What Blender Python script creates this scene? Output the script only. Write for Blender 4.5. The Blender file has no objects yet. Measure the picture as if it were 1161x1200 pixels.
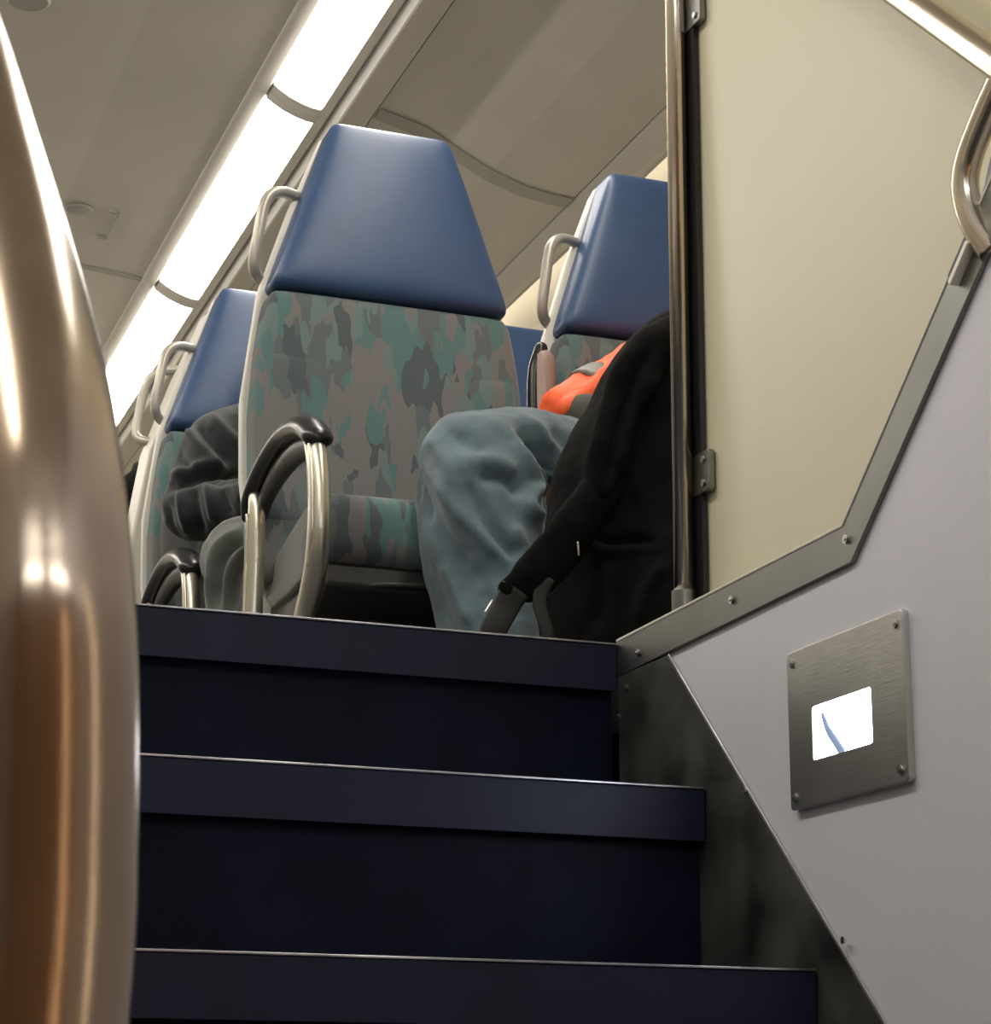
import bpy, bmesh, math, random
from mathutils import Vector, Matrix
PI = math.pi
C = bpy.context.scene.collection
S = bpy.context.scene

# ------------------------------------------------------------------ camera
YAW, PIT, ROL, FPX = 0.34834, 0.26776, 0.00773, 2510.0
CAM = Vector((-0.98635, -2.27895, -0.51845))
_f = Vector((math.sin(YAW)*math.cos(PIT), math.cos(YAW)*math.cos(PIT), math.sin(PIT)))
_r0 = Vector((math.cos(YAW), -math.sin(YAW), 0)); _u0 = _r0.cross(_f)
_r = math.cos(ROL)*_r0 + math.sin(ROL)*_u0
_u = -math.sin(ROL)*_r0 + math.cos(ROL)*_u0
cam = bpy.data.cameras.new('camera'); co = bpy.data.objects.new('camera', cam); C.objects.link(co)
M3 = Matrix((_r, _u, -_f)).transposed()
co.matrix_world = Matrix.Translation(CAM) @ M3.to_4x4()
cam.sensor_fit = 'HORIZONTAL'; cam.sensor_width = 36; cam.lens = 36*FPX/1161
cam.clip_start = 0.02; cam.clip_end = 60
cam.dof.use_dof = True; cam.dof.focus_distance = 3.1; cam.dof.aperture_fstop = 70
S.camera = co

def at(px, py, ax, v):
    """world point of the photo's pixel on the plane axis=v (used to take sizes off the photograph)"""
    d = _f + _r*((px-580.5)/FPX) - _u*((py-600)/FPX)
    t = (v-CAM[ax])/d[ax]
    return CAM + d*t

# ------------------------------------------------------------------ world and light
w = bpy.data.worlds.new('world'); S.world = w; w.use_nodes = True
w.node_tree.nodes['Background'].inputs[0].default_value = (0.9, 0.85, 0.8, 1)
w.node_tree.nodes['Background'].inputs[1].default_value = 0.02
S.view_settings.view_transform = 'Standard'; S.view_settings.look = 'None'
S.view_settings.gamma = 1; S.view_settings.exposure = 1.3
STRIP = 9.0          # emission of the ceiling light lenses
STAIRLAMP = 10.0      # emission of the small stair light
VEST = 13.0           # emission of the fill boxes added behind the camera

# ------------------------------------------------------------------ materials
def mat(name, col, rough=.5, metal=0, bump=0, bscale=60, var=0, vscale=8, emit=0, ecol=None, sheen=0, spec=.5,
        aniso=None, coat=0):
    m = bpy.data.materials.new(name); m.use_nodes = True
    nt = m.node_tree; b = nt.nodes['Principled BSDF']
    b.inputs['Base Color'].default_value = (*col, 1)
    b.inputs['Roughness'].default_value = rough; b.inputs['Metallic'].default_value = metal
    b.inputs['Specular IOR Level'].default_value = spec
    if sheen: b.inputs['Sheen Weight'].default_value = sheen
    if coat: b.inputs['Coat Weight'].default_value = coat
    tc = nt.nodes.new('ShaderNodeTexCoord')
    if var:
        n = nt.nodes.new('ShaderNodeTexNoise'); n.inputs['Scale'].default_value = vscale; n.inputs['Detail'].default_value = 5
        nt.links.new(tc.outputs['Object'], n.inputs['Vector'])
        r = nt.nodes.new('ShaderNodeValToRGB')
        r.color_ramp.elements[0].position = .3; r.color_ramp.elements[1].position = .7
        r.color_ramp.elements[0].color = (*[c*(1-var) for c in col], 1)
        r.color_ramp.elements[1].color = (*[min(1, c*(1+var)) for c in col], 1)
        nt.links.new(n.outputs['Fac'], r.inputs['Fac']); nt.links.new(r.outputs['Color'], b.inputs['Base Color'])
    if bump:
        n = nt.nodes.new('ShaderNodeTexNoise'); n.inputs['Scale'].default_value = bscale; n.inputs['Detail'].default_value = 4
        bp = nt.nodes.new('ShaderNodeBump'); bp.inputs['Strength'].default_value = bump; bp.inputs['Distance'].default_value = .004
        if aniso:
            mp = nt.nodes.new('ShaderNodeMapping'); mp.inputs['Scale'].default_value = aniso
            nt.links.new(tc.outputs['Object'], mp.inputs['Vector']); nt.links.new(mp.outputs['Vector'], n.inputs['Vector'])
        else:
            nt.links.new(tc.outputs['Object'], n.inputs['Vector'])
        nt.links.new(n.outputs['Fac'], bp.inputs['Height']); nt.links.new(bp.outputs['Normal'], b.inputs['Normal'])
    if emit:
        b.inputs['Emission Color'].default_value = (*(ecol or col), 1); b.inputs['Emission Strength'].default_value = emit
    return m

def ramp_const(nt, stops):
    r = nt.nodes.new('ShaderNodeValToRGB'); cr = r.color_ramp; cr.interpolation = 'CONSTANT'
    cr.elements[0].position = stops[0][0]; cr.elements[0].color = (*stops[0][1], 1)
    cr.elements[1].position = stops[1][0]; cr.elements[1].color = (*stops[1][1], 1)
    for p, c in stops[2:]:
        e = cr.elements.new(p); e.color = (*c, 1)
    return r

def moquette():
    m = bpy.data.materials.new('moquette'); m.use_nodes = True; nt = m.node_tree; b = nt.nodes['Principled BSDF']
    b.inputs['Roughness'].default_value = .9; b.inputs['Sheen Weight'].default_value = .25
    b.inputs['Specular IOR Level'].default_value = .2
    tc = nt.nodes.new('ShaderNodeTexCoord')
    mp = nt.nodes.new('ShaderNodeMapping'); mp.inputs['Scale'].default_value = (66, 8, 22); mp.inputs['Rotation'].default_value = (0, .25, 0)
    nt.links.new(tc.outputs['Object'], mp.inputs['Vector'])
    nz = nt.nodes.new('ShaderNodeTexNoise'); nz.inputs['Scale'].default_value = .9; nz.inputs['Detail'].default_value = .6
    nt.links.new(mp.outputs['Vector'], nz.inputs['Vector'])
    mx = nt.nodes.new('ShaderNodeVectorMath'); mx.operation = 'MULTIPLY_ADD'
    mx.inputs[1].default_value = (1.9, 0, 1.9)
    nt.links.new(nz.outputs['Color'], mx.inputs[0]); nt.links.new(mp.outputs['Vector'], mx.inputs[2])
    v = nt.nodes.new('ShaderNodeTexVoronoi'); v.distance = 'MANHATTAN'; v.inputs['Scale'].default_value = .62
    nt.links.new(mx.outputs[0], v.inputs['Vector'])
    sp = nt.nodes.new('ShaderNodeSeparateColor'); nt.links.new(v.outputs['Color'], sp.inputs[0])
    r = ramp_const(nt, [(0, (.092, .172, .168)), (.24, (.168, .170, .162)), (.45, (.080, .098, .104)), (.60, (.172, .162, .164)),
                        (.73, (.135, .19, .18)), (.88, (.11, .128, .134))])
    nt.links.new(sp.outputs[0], r.inputs['Fac'])
    n2 = nt.nodes.new('ShaderNodeTexNoise'); n2.inputs['Scale'].default_value = 500
    nt.links.new(tc.outputs['Object'], n2.inputs['Vector'])
    bp = nt.nodes.new('ShaderNodeBump'); bp.inputs['Strength'].default_value = .3; bp.inputs['Distance'].default_value = .002
    nt.links.new(n2.outputs['Fac'], bp.inputs['Height']); nt.links.new(bp.outputs['Normal'], b.inputs['Normal'])
    nt.links.new(r.outputs['Color'], b.inputs['Base Color'])
    return m

M = {}
M['ceil'] = mat('ceiling_paint', (.60, .56, .50), .38, var=.04, vscale=2)
M['ceilrib'] = mat('ceiling_joint', (.42, .39, .34), .5)
M['lightframe'] = mat('light_frame', (.74, .70, .64), .4)
M['ridge'] = mat('light_ridge', (.95, .93, .88), .35)
M['lens'] = mat('light_lens', (1, 1, 1), .3, emit=STRIP, ecol=(1, .95, .86))
M['wallgrey'] = mat('wall_laminate', (.70, .695, .76), .42, var=.03, vscale=3, bump=.05, bscale=300)
M['beige'] = mat('beige_laminate', (.70, .65, .47), .38, var=.03, vscale=2.5, bump=.04, bscale=250)
M['sidewall'] = mat('side_wall_plastic', (.80, .75, .62), .5)
M['steel'] = mat('brushed_steel', (.25, .25, .24), .38, 1, bump=.03, bscale=30, aniso=(1, .5, 14), var=.12, vscale=6)
M['steelh'] = mat('brushed_steel_plate', (.55, .55, .52), .38, 1, bump=.06, bscale=30, aniso=(1, 1, 30), var=.1, vscale=9)
M['bright'] = mat('bright_edge', (.92, .90, .80), .35, 0)
M['tube'] = mat('polished_tube', (.72, .64, .52), .22, 1, bump=.04, bscale=40, aniso=(6, 6, 1))
M['rail'] = mat('handrail_steel', (.42, .325, .235), .22, 1, bump=.012, bscale=120, aniso=(8, 8, .6), var=.1, vscale=30)
M['screw'] = mat('screw_steel', (.6, .6, .58), .3, 1)
M['blue'] = mat('blue_vinyl', (.040, .083, .185), .36, bump=.10, bscale=500, var=.10, vscale=9, spec=.48)
M['moq'] = moquette()
M['shell'] = mat('seat_shell', (.76, .73, .65), .42)
M['handle'] = mat('grab_handle_paint', (.46, .43, .37), .35, .3)
M['armmetal'] = mat('armrest_aluminium', (.60, .57, .47), .32, .9, bump=.05, bscale=60, aniso=(1, 1, .1))
M['pad'] = mat('armrest_pad', (.015, .015, .017), .28)
M['padend'] = mat('armrest_end', (.36, .27, .23), .4)
M['dark'] = mat('seat_base_black', (.02, .019, .017), .45, var=.3, vscale=20)
M['riser'] = mat('step_riser', (.004, .006, .018), .55, spec=.12, var=.3, vscale=12, bump=.1, bscale=200)
M['nosing'] = mat('step_nosing', (.010, .0135, .034), .45, spec=.25, var=.2, vscale=10, bump=.08, bscale=300)
M['skirt'] = mat('skirting_scuffed', (.042, .042, .038), .45, 0, var=.85, vscale=11, bump=.1, bscale=60)
M['edge'] = mat('nosing_edge', (.42, .43, .45), .3, .9, var=.5, vscale=14)
M['floor'] = mat('floor_vinyl', (.06, .06, .065), .6, var=.2, vscale=40)
M['grille'] = mat('speaker_grille', (.42, .39, .34), .7)
M['jeans'] = mat('denim', (.10, .145, .17), .85, sheen=.3, bump=.35, bscale=420, var=.35, vscale=13, spec=.2)
M['jeansd'] = mat('denim_seam', (.06, .085, .10), .85, sheen=.2, spec=.2)
M['black'] = mat('black_fabric', (.0055, .005, .005), .9, sheen=0, bump=.3, bscale=300, spec=.1, var=.3, vscale=10)
M['webbing'] = mat('black_webbing', (.006, .006, .0055), .6, bump=.3, bscale=500)
M['jacket'] = mat('dark_jacket', (.011, .015, .0185), .75, sheen=.25, bump=.2, bscale=250, spec=.3)
M['trouser'] = mat('grey_trousers', (.10, .11, .10), .8, sheen=.2, bump=.3, bscale=300, var=.2, vscale=16)
M['orange'] = mat('hivis_orange', (1.0, .13, .03), .6, bump=.2, bscale=400)
M['reflect'] = mat('reflective_band', (.17, .155, .12), .45)
M['olive'] = mat('olive_sleeve', (.06, .058, .045), .8)
M['skin'] = mat('skin', (.55, .33, .24), .5)
M['hair'] = mat('hair', (.03, .02, .015), .6, bump=.5, bscale=200)
M['shoe'] = mat('shoe', (.03, .03, .03), .5)
M['vwall'] = mat('vestibule_brown', (.30, .17, .09), .5, var=.1, vscale=4)
M['greywall'] = mat('vestibule_grey', (.45, .42, .37), .5)
M['vfill'] = mat('vestibule_fill', (1, 1, 1), .4, emit=VEST, ecol=(.86, .92, 1))

def stair_glass():
    m = bpy.data.materials.new('stair_light_lens'); m.use_nodes = True; nt = m.node_tree; b = nt.nodes['Principled BSDF']
    b.inputs['Roughness'].default_value = .2
    b.inputs['Base Color'].default_value = (.8, .85, 1, 1)
    b.inputs['Emission Color'].default_value = (.86, .9, 1, 1); b.inputs['Emission Strength'].default_value = STAIRLAMP
    return m
M['slens'] = stair_glass()
M['smark'] = mat('stair_light_filament', (.3, .4, .6), .5, emit=.10, ecol=(.5, .65, 1))

# ------------------------------------------------------------------ helpers
def link(name, bm, m, parent=None, smooth=False, bevel=0, seg=2, sub=0):
    me = bpy.data.meshes.new(name); bm.normal_update()
    bmesh.ops.recalc_face_normals(bm, faces=bm.faces)
    bm.to_mesh(me); bm.free()
    o = bpy.data.objects.new(name, me); C.objects.link(o)
    me.materials.append(m)
    if parent: o.parent = parent
    if smooth or bevel:
        for p in me.polygons: p.use_smooth = True
    if bevel:
        md = o.modifiers.new('bevel', 'BEVEL'); md.width = bevel; md.segments = seg; md.limit_method = 'ANGLE'
        md.angle_limit = math.radians(35); md.harden_normals = True
    if sub:
        md = o.modifiers.new('sub', 'SUBSURF'); md.levels = sub; md.render_levels = sub
    return o
def box(bm, x0, x1, y0, y1, z0, z1):
    v = [bm.verts.new((x, y, z)) for z in (z0, z1) for y in (y0, y1) for x in (x0, x1)]
    for f in ((0, 2, 3, 1), (4, 5, 7, 6), (0, 1, 5, 4), (2, 6, 7, 3), (0, 4, 6, 2), (1, 3, 7, 5)):
        bm.faces.new([v[i] for i in f])
def prism(bm, poly, ax, a, b):
    """poly of 2-D points in the two axes other than ax, extruded a..b"""
    def P(p, t):
        q = list(p); q.insert(ax, t); return q
    va = [bm.verts.new(P(p, a)) for p in poly]; vb = [bm.verts.new(P(p, b)) for p in poly]
    bm.faces.new(va); bm.faces.new(vb[::-1])
    for i in range(len(poly)):
        j = (i+1) % len(poly); bm.faces.new((va[i], vb[i], vb[j], va[j]))
def catmull(pts, n=8):
    P = [Vector(p) for p in pts]; out = []
    if len(P) < 3: return P if n < 2 else [P[0].lerp(P[1], i/n) for i in range(n+1)]
    for i in range(len(P)-1):
        p0 = P[i-1] if i else P[0]*2-P[1]; p3 = P[i+2] if i+2 < len(P) else P[-1]*2-P[-2]
        for k in range(n):
            t = k/n; a, b = P[i], P[i+1]
            out.append(.5*((2*a)+(b-p0)*t+(2*p0-5*a+4*b-p3)*t*t+(3*a-p0-3*b+p3)*t**3))
    out.append(P[-1]); return out
def tube(bm, pts, r, n=12, sm=6, flat=None, up=None, rnd=False):
    """swept tube; r number or list; flat = ratio of the second radius; up = reference direction of the first radius"""
    if isinstance(r, (int, float)): r = [r]*len(pts)
    R = [Vector((a, 0, 0)) for a in r]
    if sm > 1:
        P = catmull(pts, sm); RR = [v.x for v in catmull(R, sm)]
    else: P = [Vector(p) for p in pts]; RR = list(r)
    if rnd:   # round off the ends
        t0 = (P[0]-P[1]).normalized(); t1 = (P[-1]-P[-2]).normalized(); r0, r1 = RR[0], RR[-1]
        A = [(P[0]+t0*r0*math.sin(a), r0*math.cos(a)) for a in (1.5, 1.2, .8, .4)]
        B = [(P[-1]+t1*r1*math.sin(a), r1*math.cos(a)) for a in (.4, .8, 1.2, 1.5)]
        P = [a[0] for a in A]+P+[b[0] for b in B]; RR = [a[1] for a in A]+RR+[b[1] for b in B]
    prev = None; rings = []
    nrm = Vector(up) if up else None
    for i, p in enumerate(P):
        t = (P[min(i+1, len(P)-1)]-P[max(i-1, 0)]).normalized()
        if nrm is None:
            nrm = t.orthogonal()
        nn = (nrm - t*nrm.dot(t)).normalized()
        if not up: nrm = nn
        bn = t.cross(nn)
        ra = RR[i]; rb = ra*(flat if flat else 1)
        rings.append([bm.verts.new(p+nn*ra*math.cos(2*PI*k/n)+bn*rb*math.sin(2*PI*k/n)) for k in range(n)])
    for a, b in zip(rings, rings[1:]):
        for k in range(n): bm.faces.new((a[k], a[(k+1) % n], b[(k+1) % n], b[k]))
    bm.faces.new(rings[0][::-1]); bm.faces.new(rings[-1])
def ball(bm, c, r, s=(1, 1, 1), rot=None):
    mt = Matrix.Translation(Vector(c)) @ (rot.to_4x4() if rot else Matrix()) @ Matrix.Diagonal((*s, 1))
    bmesh.ops.create_uvsphere(bm, u_segments=20, v_segments=14, radius=r, matrix=mt)
def disc(bm, c, r, ax, h, n=16):
    rot = {0: Matrix.Rotation(PI/2, 4, 'Y'), 1: Matrix.Rotation(PI/2, 4, 'X'), 2: Matrix()}[ax]
    bmesh.ops.create_cone(bm, cap_ends=True, segments=n, radius1=r, radius2=r*.8, depth=h, matrix=Matrix.Translation(Vector(c)) @ rot)
def empty(name, loc=(0, 0, 0), rz=0):
    o = bpy.data.objects.new(name, None); o.location = loc; o.rotation_euler = (0, 0, rz); o.empty_display_size = .1
    C.objects.link(o); return o
def tag(o, label=None, cat=None, group=None, kind=None):
    if label: o['label'] = label
    if cat: o['category'] = cat
    if group: o['group'] = group
    if kind: o['kind'] = kind
    return o
def struct(name, bm, m, label=None, **k):
    o = link(name, bm, m, **k); o['kind'] = 'structure'
    if label: o['label'] = label
    return o
def kids(o): return [c for c in bpy.data.objects if c.parent == o]
def copy_tree(o, parent=None):
    c = o.copy(); C.objects.link(c); c.parent = parent
    for ch in kids(o): copy_tree(ch, c)
    return c
_tex = {}
def clouds(scale, depth=2):
    k = (scale, depth)
    if k not in _tex:
        t = bpy.data.textures.new('clouds', 'CLOUDS'); t.noise_scale = scale; t.noise_depth = depth; _tex[k] = t
    return _tex[k]
def soft(name, fn, m, parent, voxel=.006, it=6, disp=((.10, .012), (.035, .004)), fac=.5):
    """soft goods and bodies: overlapping swept shapes fused into one continuous surface"""
    bm = bmesh.new(); fn(bm)
    o = link(name, bm, m, parent, smooth=True)
    md = o.modifiers.new('remesh', 'REMESH'); md.mode = 'VOXEL'; md.voxel_size = voxel; md.use_smooth_shade = True
    if it:
        s = o.modifiers.new('smooth', 'SMOOTH'); s.factor = fac; s.iterations = it
    for sc, st in disp:
        d = o.modifiers.new('folds', 'DISPLACE'); d.texture = clouds(sc); d.strength = st; d.mid_level = .5; d.texture_coords = 'LOCAL'
    return o

import numpy as np
def sculpt(o, off, folds):
    """bake the cloth surface and press folds into it along polylines: (points, height, width)"""
    bpy.context.view_layer.update()
    dg = bpy.context.evaluated_depsgraph_get()
    me = bpy.data.meshes.new_from_object(o.evaluated_get(dg)); mt = o.data.materials[0]
    o.modifiers.clear(); o.data = me
    if not me.materials: me.materials.append(mt)
    n = len(me.vertices); V = np.empty(n*3, dtype=np.float32); me.vertices.foreach_get('co', V); V = V.reshape(-1, 3).astype(float)
    N = np.empty(n*3, dtype=np.float32); me.vertices.foreach_get('normal', N); N = N.reshape(-1, 3).astype(float)
    W = V+np.array(off)-np.array(CAM); L = np.linalg.norm(W, axis=1)
    fac = np.clip(-(W*N).sum(1)/L/.45, 0, 1)
    zc = W@np.array(_f); sx = 580.5+FPX*(W@np.array(_r))/zc; sy = 600-FPX*(W@np.array(_u))/zc
    H = np.zeros(n)
    for pts, h, wd in folds:
        P = np.array([tuple(p) for p in catmull([(a, b, 0) for a, b in pts], 8)])[:, :2]; m = len(P)
        best = np.full(n, 1e9); t = np.zeros(n)
        for k in range(m-1):
            a, b = P[k], P[k+1]; ab = b-a; q = np.clip(((sx-a[0])*ab[0]+(sy-a[1])*ab[1])/(ab@ab+1e-9), 0, 1)
            d = np.hypot(sx-a[0]-q*ab[0], sy-a[1]-q*ab[1]); u = d < best; best = np.where(u, d, best); t = np.where(u, (k+q)/(m-1), t)
        H += h*np.exp(-(best/wd)**2)*np.clip(np.minimum(t, 1-t)*5+.25, 0, 1)
    V += N*(H*fac)[:, None]
    me.vertices.foreach_set('co', V.reshape(-1).astype(np.float32)); me.update()
    for p in me.polygons: p.use_smooth = True
    return o

# ------------------------------------------------------------------ large structure
RX = 1.2; LX = -1.85; Y0 = -3.3; Y1 = 7.2
# ceiling cross-section (x, z)
def ext_profile(bm, prof, th, y0, y1):
    poly = list(prof) + [(x, z+th) for x, z in reversed(prof)]
    prism(bm, poly, 1, y0, y1)
bm = bmesh.new()
ext_profile(bm, [(.352, 1.945), (.446, 1.946)], .03, Y0, Y1)
ext_profile(bm, [(.449, 1.946), (.577, 1.915), (.62, 1.893), (.676, 1.863), (.76, 1.822), (.856, 1.792), (.93, 1.782), (.988, 1.778)], .03, Y0, Y1)
box(bm, .44, .46, Y0, Y1, 1.953, 1.99)
ext_profile(bm, [(-1.363, 1.957), (-.93, 1.975), (-.6, 1.985), (-.2, 1.985), (.113, 1.957)], .03, Y0, Y1)
ext_profile(bm, [(-1.85, 1.62), (-1.78, 1.80), (-1.68, 1.90), (-1.602, 1.945)], .03, Y0, Y1)
box(bm, -1.9, 1.25, Y0, Y1, 2.03, 2.06)
struct('ceiling', bm, M['ceil'], 'curved grey ceiling panels of the upper deck')
bm = bmesh.new(); ext_profile(bm, [(.991, 1.775), (1.045, 1.742), (1.075, 1.75)], .03, Y0, Y1)
box(bm, 1.076, 1.085, Y0, Y1, 1.75, 1.95); box(bm, 1.05, RX, Y0, Y1, 1.94, 1.96)
struct('trim_1', bm, M['ceil'], 'grey cove strip between ceiling and side wall')
for n, y in enumerate((2.6, 4.04)):
    bm = bmesh.new()
    ext_profile(bm, [(.452, 1.941), (.577, 1.910), (.62, 1.888), (.676, 1.858), (.76, 1.817), (.856, 1.787), (.93, 1.777), (.985, 1.773)], .003, y-.03, y+.03)
    struct('trim_%d' % (n+2), bm, M['ceilrib'], 'darker joint strip across the curved ceiling')
bm = bmesh.new(); ext_profile(bm, [(-.93, 1.972), (-.6, 1.982), (-.2, 1.982), (.11, 1.954)], .002, 4.0, 4.03)
struct('trim_4', bm, M['ceilrib'], 'joint line across the flat ceiling left of the light strip')
bm = bmesh.new(); box(bm, RX, RX+.05, .0, Y1, -.05, 1.96); struct('wall_right', bm, M['sidewall'], 'pale beige side wall beyond the seats')
bm = bmesh.new(); box(bm, RX, RX+.05, Y0, 0, -1.3, 1.96); struct('wall_outer', bm, M['sidewall'])
bm = bmesh.new(); box(bm, LX-.05, LX, Y0, Y1, -1.3, 1.70); struct('wall_left', bm, M['greywall'])
bm = bmesh.new(); box(bm, LX-.05, RX+.05, Y1, Y1+.05, -.05, 2.03); struct('wall_far', bm, M['sidewall'])
bm = bmesh.new(); box(bm, LX-.05, RX+.05, Y0-.05, Y0, -1.3, 2.03); struct('wall_back', bm, M['vwall'])
bm = bmesh.new(); box(bm, LX, RX, .03, Y1, -.056, 0); box(bm, .05, RX, Y0, 0, -.056, 0)
struct('floor', bm, M['floor'], 'dark vinyl floor of the upper deck')
bm = bmesh.new(); box(bm, LX, .0, Y0, .0, -1.30, -1.25); struct('floor_vestibule', bm, M['floor'])
bm = bmesh.new(); box(bm, LX, -.96, -1.2, 0, -1.25, -.056); struct('wall_stairwell', bm, M['greywall'])

# stairwell wall with the sloping top: polygon in y, z
bm = bmesh.new()
prism(bm, [(.0, -1.25), (.0, -.010), (-.545, .000), (-.775, .195), (-.79, .232), (-.815, .275), (-1.0, .60), (-1.0, 1.95), (Y0, 1.95), (Y0, -1.25)], 0, 0, .022)
struct('wall_stair', bm, M['wallgrey'], 'pale grey laminate wall beside the stairs', bevel=.001, seg=1)
# dark skirting beside the steps
bm = bmesh.new()
prism(bm, [(.0, -1.25), (.0, -.036), (-.139, -.039), (-.584, -.454), (-1.42, -1.235), (-1.42, -1.25)], 0, -.004, 0)
sk = struct('baseboard_stair', bm, M['skirt'], 'scuffed dark skirting following the stairs', bevel=.0015, seg=1)
bm = bmesh.new()
tube(bm, [(-.003, -.139, -.037), (-.003, -.584, -.452), (-.003, -1.42, -1.233)], .0005, n=6, sm=1)
link('skirting_edge', bm, M['edge'], sk)
for (px, py) in ((735, 806), (874, 926), (990, 1102), (725, 840)):
    p = at(px, py, 0, -.004); bm = bmesh.new(); disc(bm, (-.0055, p.y, p.z), .0035, 0, .003); link('screw', bm, M['screw'], sk)

# steel trim along the wall top: level piece then ramp
bm = bmesh.new()
prism(bm, [(.004, .004), (-.542, .010), (-.9, .318), (-.93, .29), (-.556, -.029), (.004, -.039)], 0, -.005, .028)
tr = struct('trim_5', bm, M['steel'], 'brushed steel capping strip along the stairwell wall top', bevel=.001, seg=1)
bm = bmesh.new()
tube(bm, [(-.0045, .0, .0045), (-.0045, -.542, .0105), (-.0045, -.9, .3185)], .0019, n=6, sm=1); link('bright_edge', bm, M['bright'], tr)
for (px, py) in ((992, 632), (858, 703), (748, 765), (716, 790)):
    p = at(px, py, 0, -.005); bm = bmesh.new(); disc(bm, (-.006, p.y, p.z), .0045, 0, .003); disc(bm, (-.0078, p.y, p.z), .0018, 0, .002)
    link('screw', bm, M['screw'], tr)

# ------------------------------------------------------------------ ceiling lights
LENS = [(.166, 1.958), (.185, 1.945), (.21, 1.931), (.24, 1.919), (.27, 1.911), (.292, 1.909)]
def ceiling_light(y0, y1, mirror, label):
    f = (lambda x: -1.25-x) if mirror else (lambda x: x)
    r = empty('ceiling_light', (f(.23), y0, 1.95))
    loc = lambda x, y, z: (f(x)-f(.23), y-y0, z-1.95)
    a, b = y0+.040, y1-.040
    # frame: rails and dividers following the lens curve
    bm = bmesh.new()
    def rail(prof):
        poly = [(f(x)-f(.23), z-1.95) for x, z in prof]
        prism(bm, poly, 1, 0, y1-y0)
    rail([(.113, 1.955), (.125, 1.950), (.158, 1.952), (.166, 1.962), (.15, 1.99), (.113, 1.985)])
    rail([(.292, 1.905), (.318, 1.908), (.332, 1.924), (.332, 1.96), (.292, 1.93)])
    for (s, e) in ((0, a-y0), (b-y0, y1-y0)):
        poly = [(f(x)-f(.23), z-1.955) for x, z in LENS]+[(f(x)-f(.23), z-1.925) for x, z in reversed(LENS)]
        prism(bm, poly, 1, s, e)
    link('frame', bm, M['lightframe'], r, bevel=.002)
    bm = bmesh.new()
    poly = [(f(x)-f(.23), z-1.95) for x, z in ((.332, 1.955), (.332, 1.900), (.340, 1.888), (.347, 1.889), (.352, 1.902), (.352, 1.955))]
    prism(bm, poly, 1, 0, y1-y0); link('ridge', bm, M['ridge'], r, bevel=.001)
    bm = bmesh.new()
    poly = [(f(x)-f(.23), z-1.942) for x, z in LENS]+[(f(x)-f(.23), z-1.935) for x, z in reversed(LENS)]
    prism(bm, poly, 1, a-y0-.001, b-y0+.001); link('backing', bm, M['lightframe'], r)
    # lens with rounded corners
    bm = bmesh.new(); rr = .045; n = len(LENS); grid = []
    for i in range(0, 25):
        t = i/24; k = t*(n-1); i0 = min(int(k), n-2); fr = k-i0
        x = LENS[i0][0]*(1-fr)+LENS[i0+1][0]*fr; z = LENS[i0][1]*(1-fr)+LENS[i0+1][1]*fr
        d = min(t, 1-t)*.135; ins = 0 if d > rr else rr-math.sqrt(max(0, rr*rr-(rr-d)**2))
        grid.append((bm.verts.new(loc(x, a+ins, z+.002)), bm.verts.new(loc(x, b-ins, z+.002))))
    for g, h in zip(grid, grid[1:]): bm.faces.new((g[0], g[1], h[1], h[0]))
    link('lens', bm, M['lens'], r, smooth=True)
    tag(r, label, 'ceiling light', 'ceiling lights in the long strip' if not mirror else 'ceiling lights over the far aisle side')
    return r
ys = [-1.72+1.44*i for i in range(7)]
lab = ['warm white ceiling light panel over the lower stairs', 'warm white ceiling light panel over the top step',
       'glowing ceiling light panel at the top edge, nearest of the strip', 'long glowing ceiling light panel, the middle one above the grab handle',
       'glowing ceiling light panel beside the handrail, lowest in the strip', 'ceiling light panel farthest down the carriage']
for i in range(6): ceiling_light(ys[i], ys[i+1], False, lab[i])
for i in range(6): ceiling_light(ys[i], ys[i+1], True, 'glowing ceiling light panel in the parallel strip on the left')

M['covefill'] = mat('cove_fill', (1, 1, 1), .4, emit=1.7, ecol=(1, .93, .8))  # unseen tube added to brighten the side wall below the cove
r = empty('cove_fill', (1.115, .5, 1.90)); tag(r, 'added warm fill tube hidden in the cove to brighten the side wall', 'lamp')
bm = bmesh.new(); tube(bm, [(0, 0, 0), (0, 6.0, 0)], .013, n=12, sm=1); link('tube', bm, M['covefill'], r, smooth=True)
bm = bmesh.new(); box(bm, -.018, .018, 0, 6.0, .012, .05); link('housing', bm, M['lightframe'], r)

# ------------------------------------------------------------------ speaker, latch, knob on the ceiling
p = at(93, 243, 2, 1.983)
bm = bmesh.new(); ball(bm, (p.x, p.y, 1.976), .042, (.95, 1.0, .12)); g = link('speaker_grille', bm, M['grille'], smooth=True)
tag(g, 'faint oval speaker grille set in the grey ceiling', 'speaker')
p = at(133, 258, 2, 1.983)
bm = bmesh.new(); box(bm, p.x-.005, p.x+.005, p.y-.10, p.y+.12, 1.966, 1.985); box(bm, p.x-.03, p.x, p.y-.10, p.y-.085, 1.966, 1.985); box(bm, p.x-.03, p.x, p.y+.105, p.y+.12, 1.966, 1.985)
g = link('ceiling_latch', bm, M['ceilrib'], bevel=.001); tag(g, 'small bracket-shaped latch line on the ceiling beside the oval grille', 'latch')
p = at(32, -4, 2, 1.98)
bm = bmesh.new(); bmesh.ops.create_cone(bm, cap_ends=True, segments=32, radius1=.05, radius2=.058, depth=.03, matrix=Matrix.Translation((p.x, p.y-.02, 1.97)))
g = link('ceiling_fixture', bm, M['ceilrib'], bevel=.006); tag(g, 'small dark rounded fixture on the ceiling at the top left corner', 'ceiling fixture')

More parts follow.
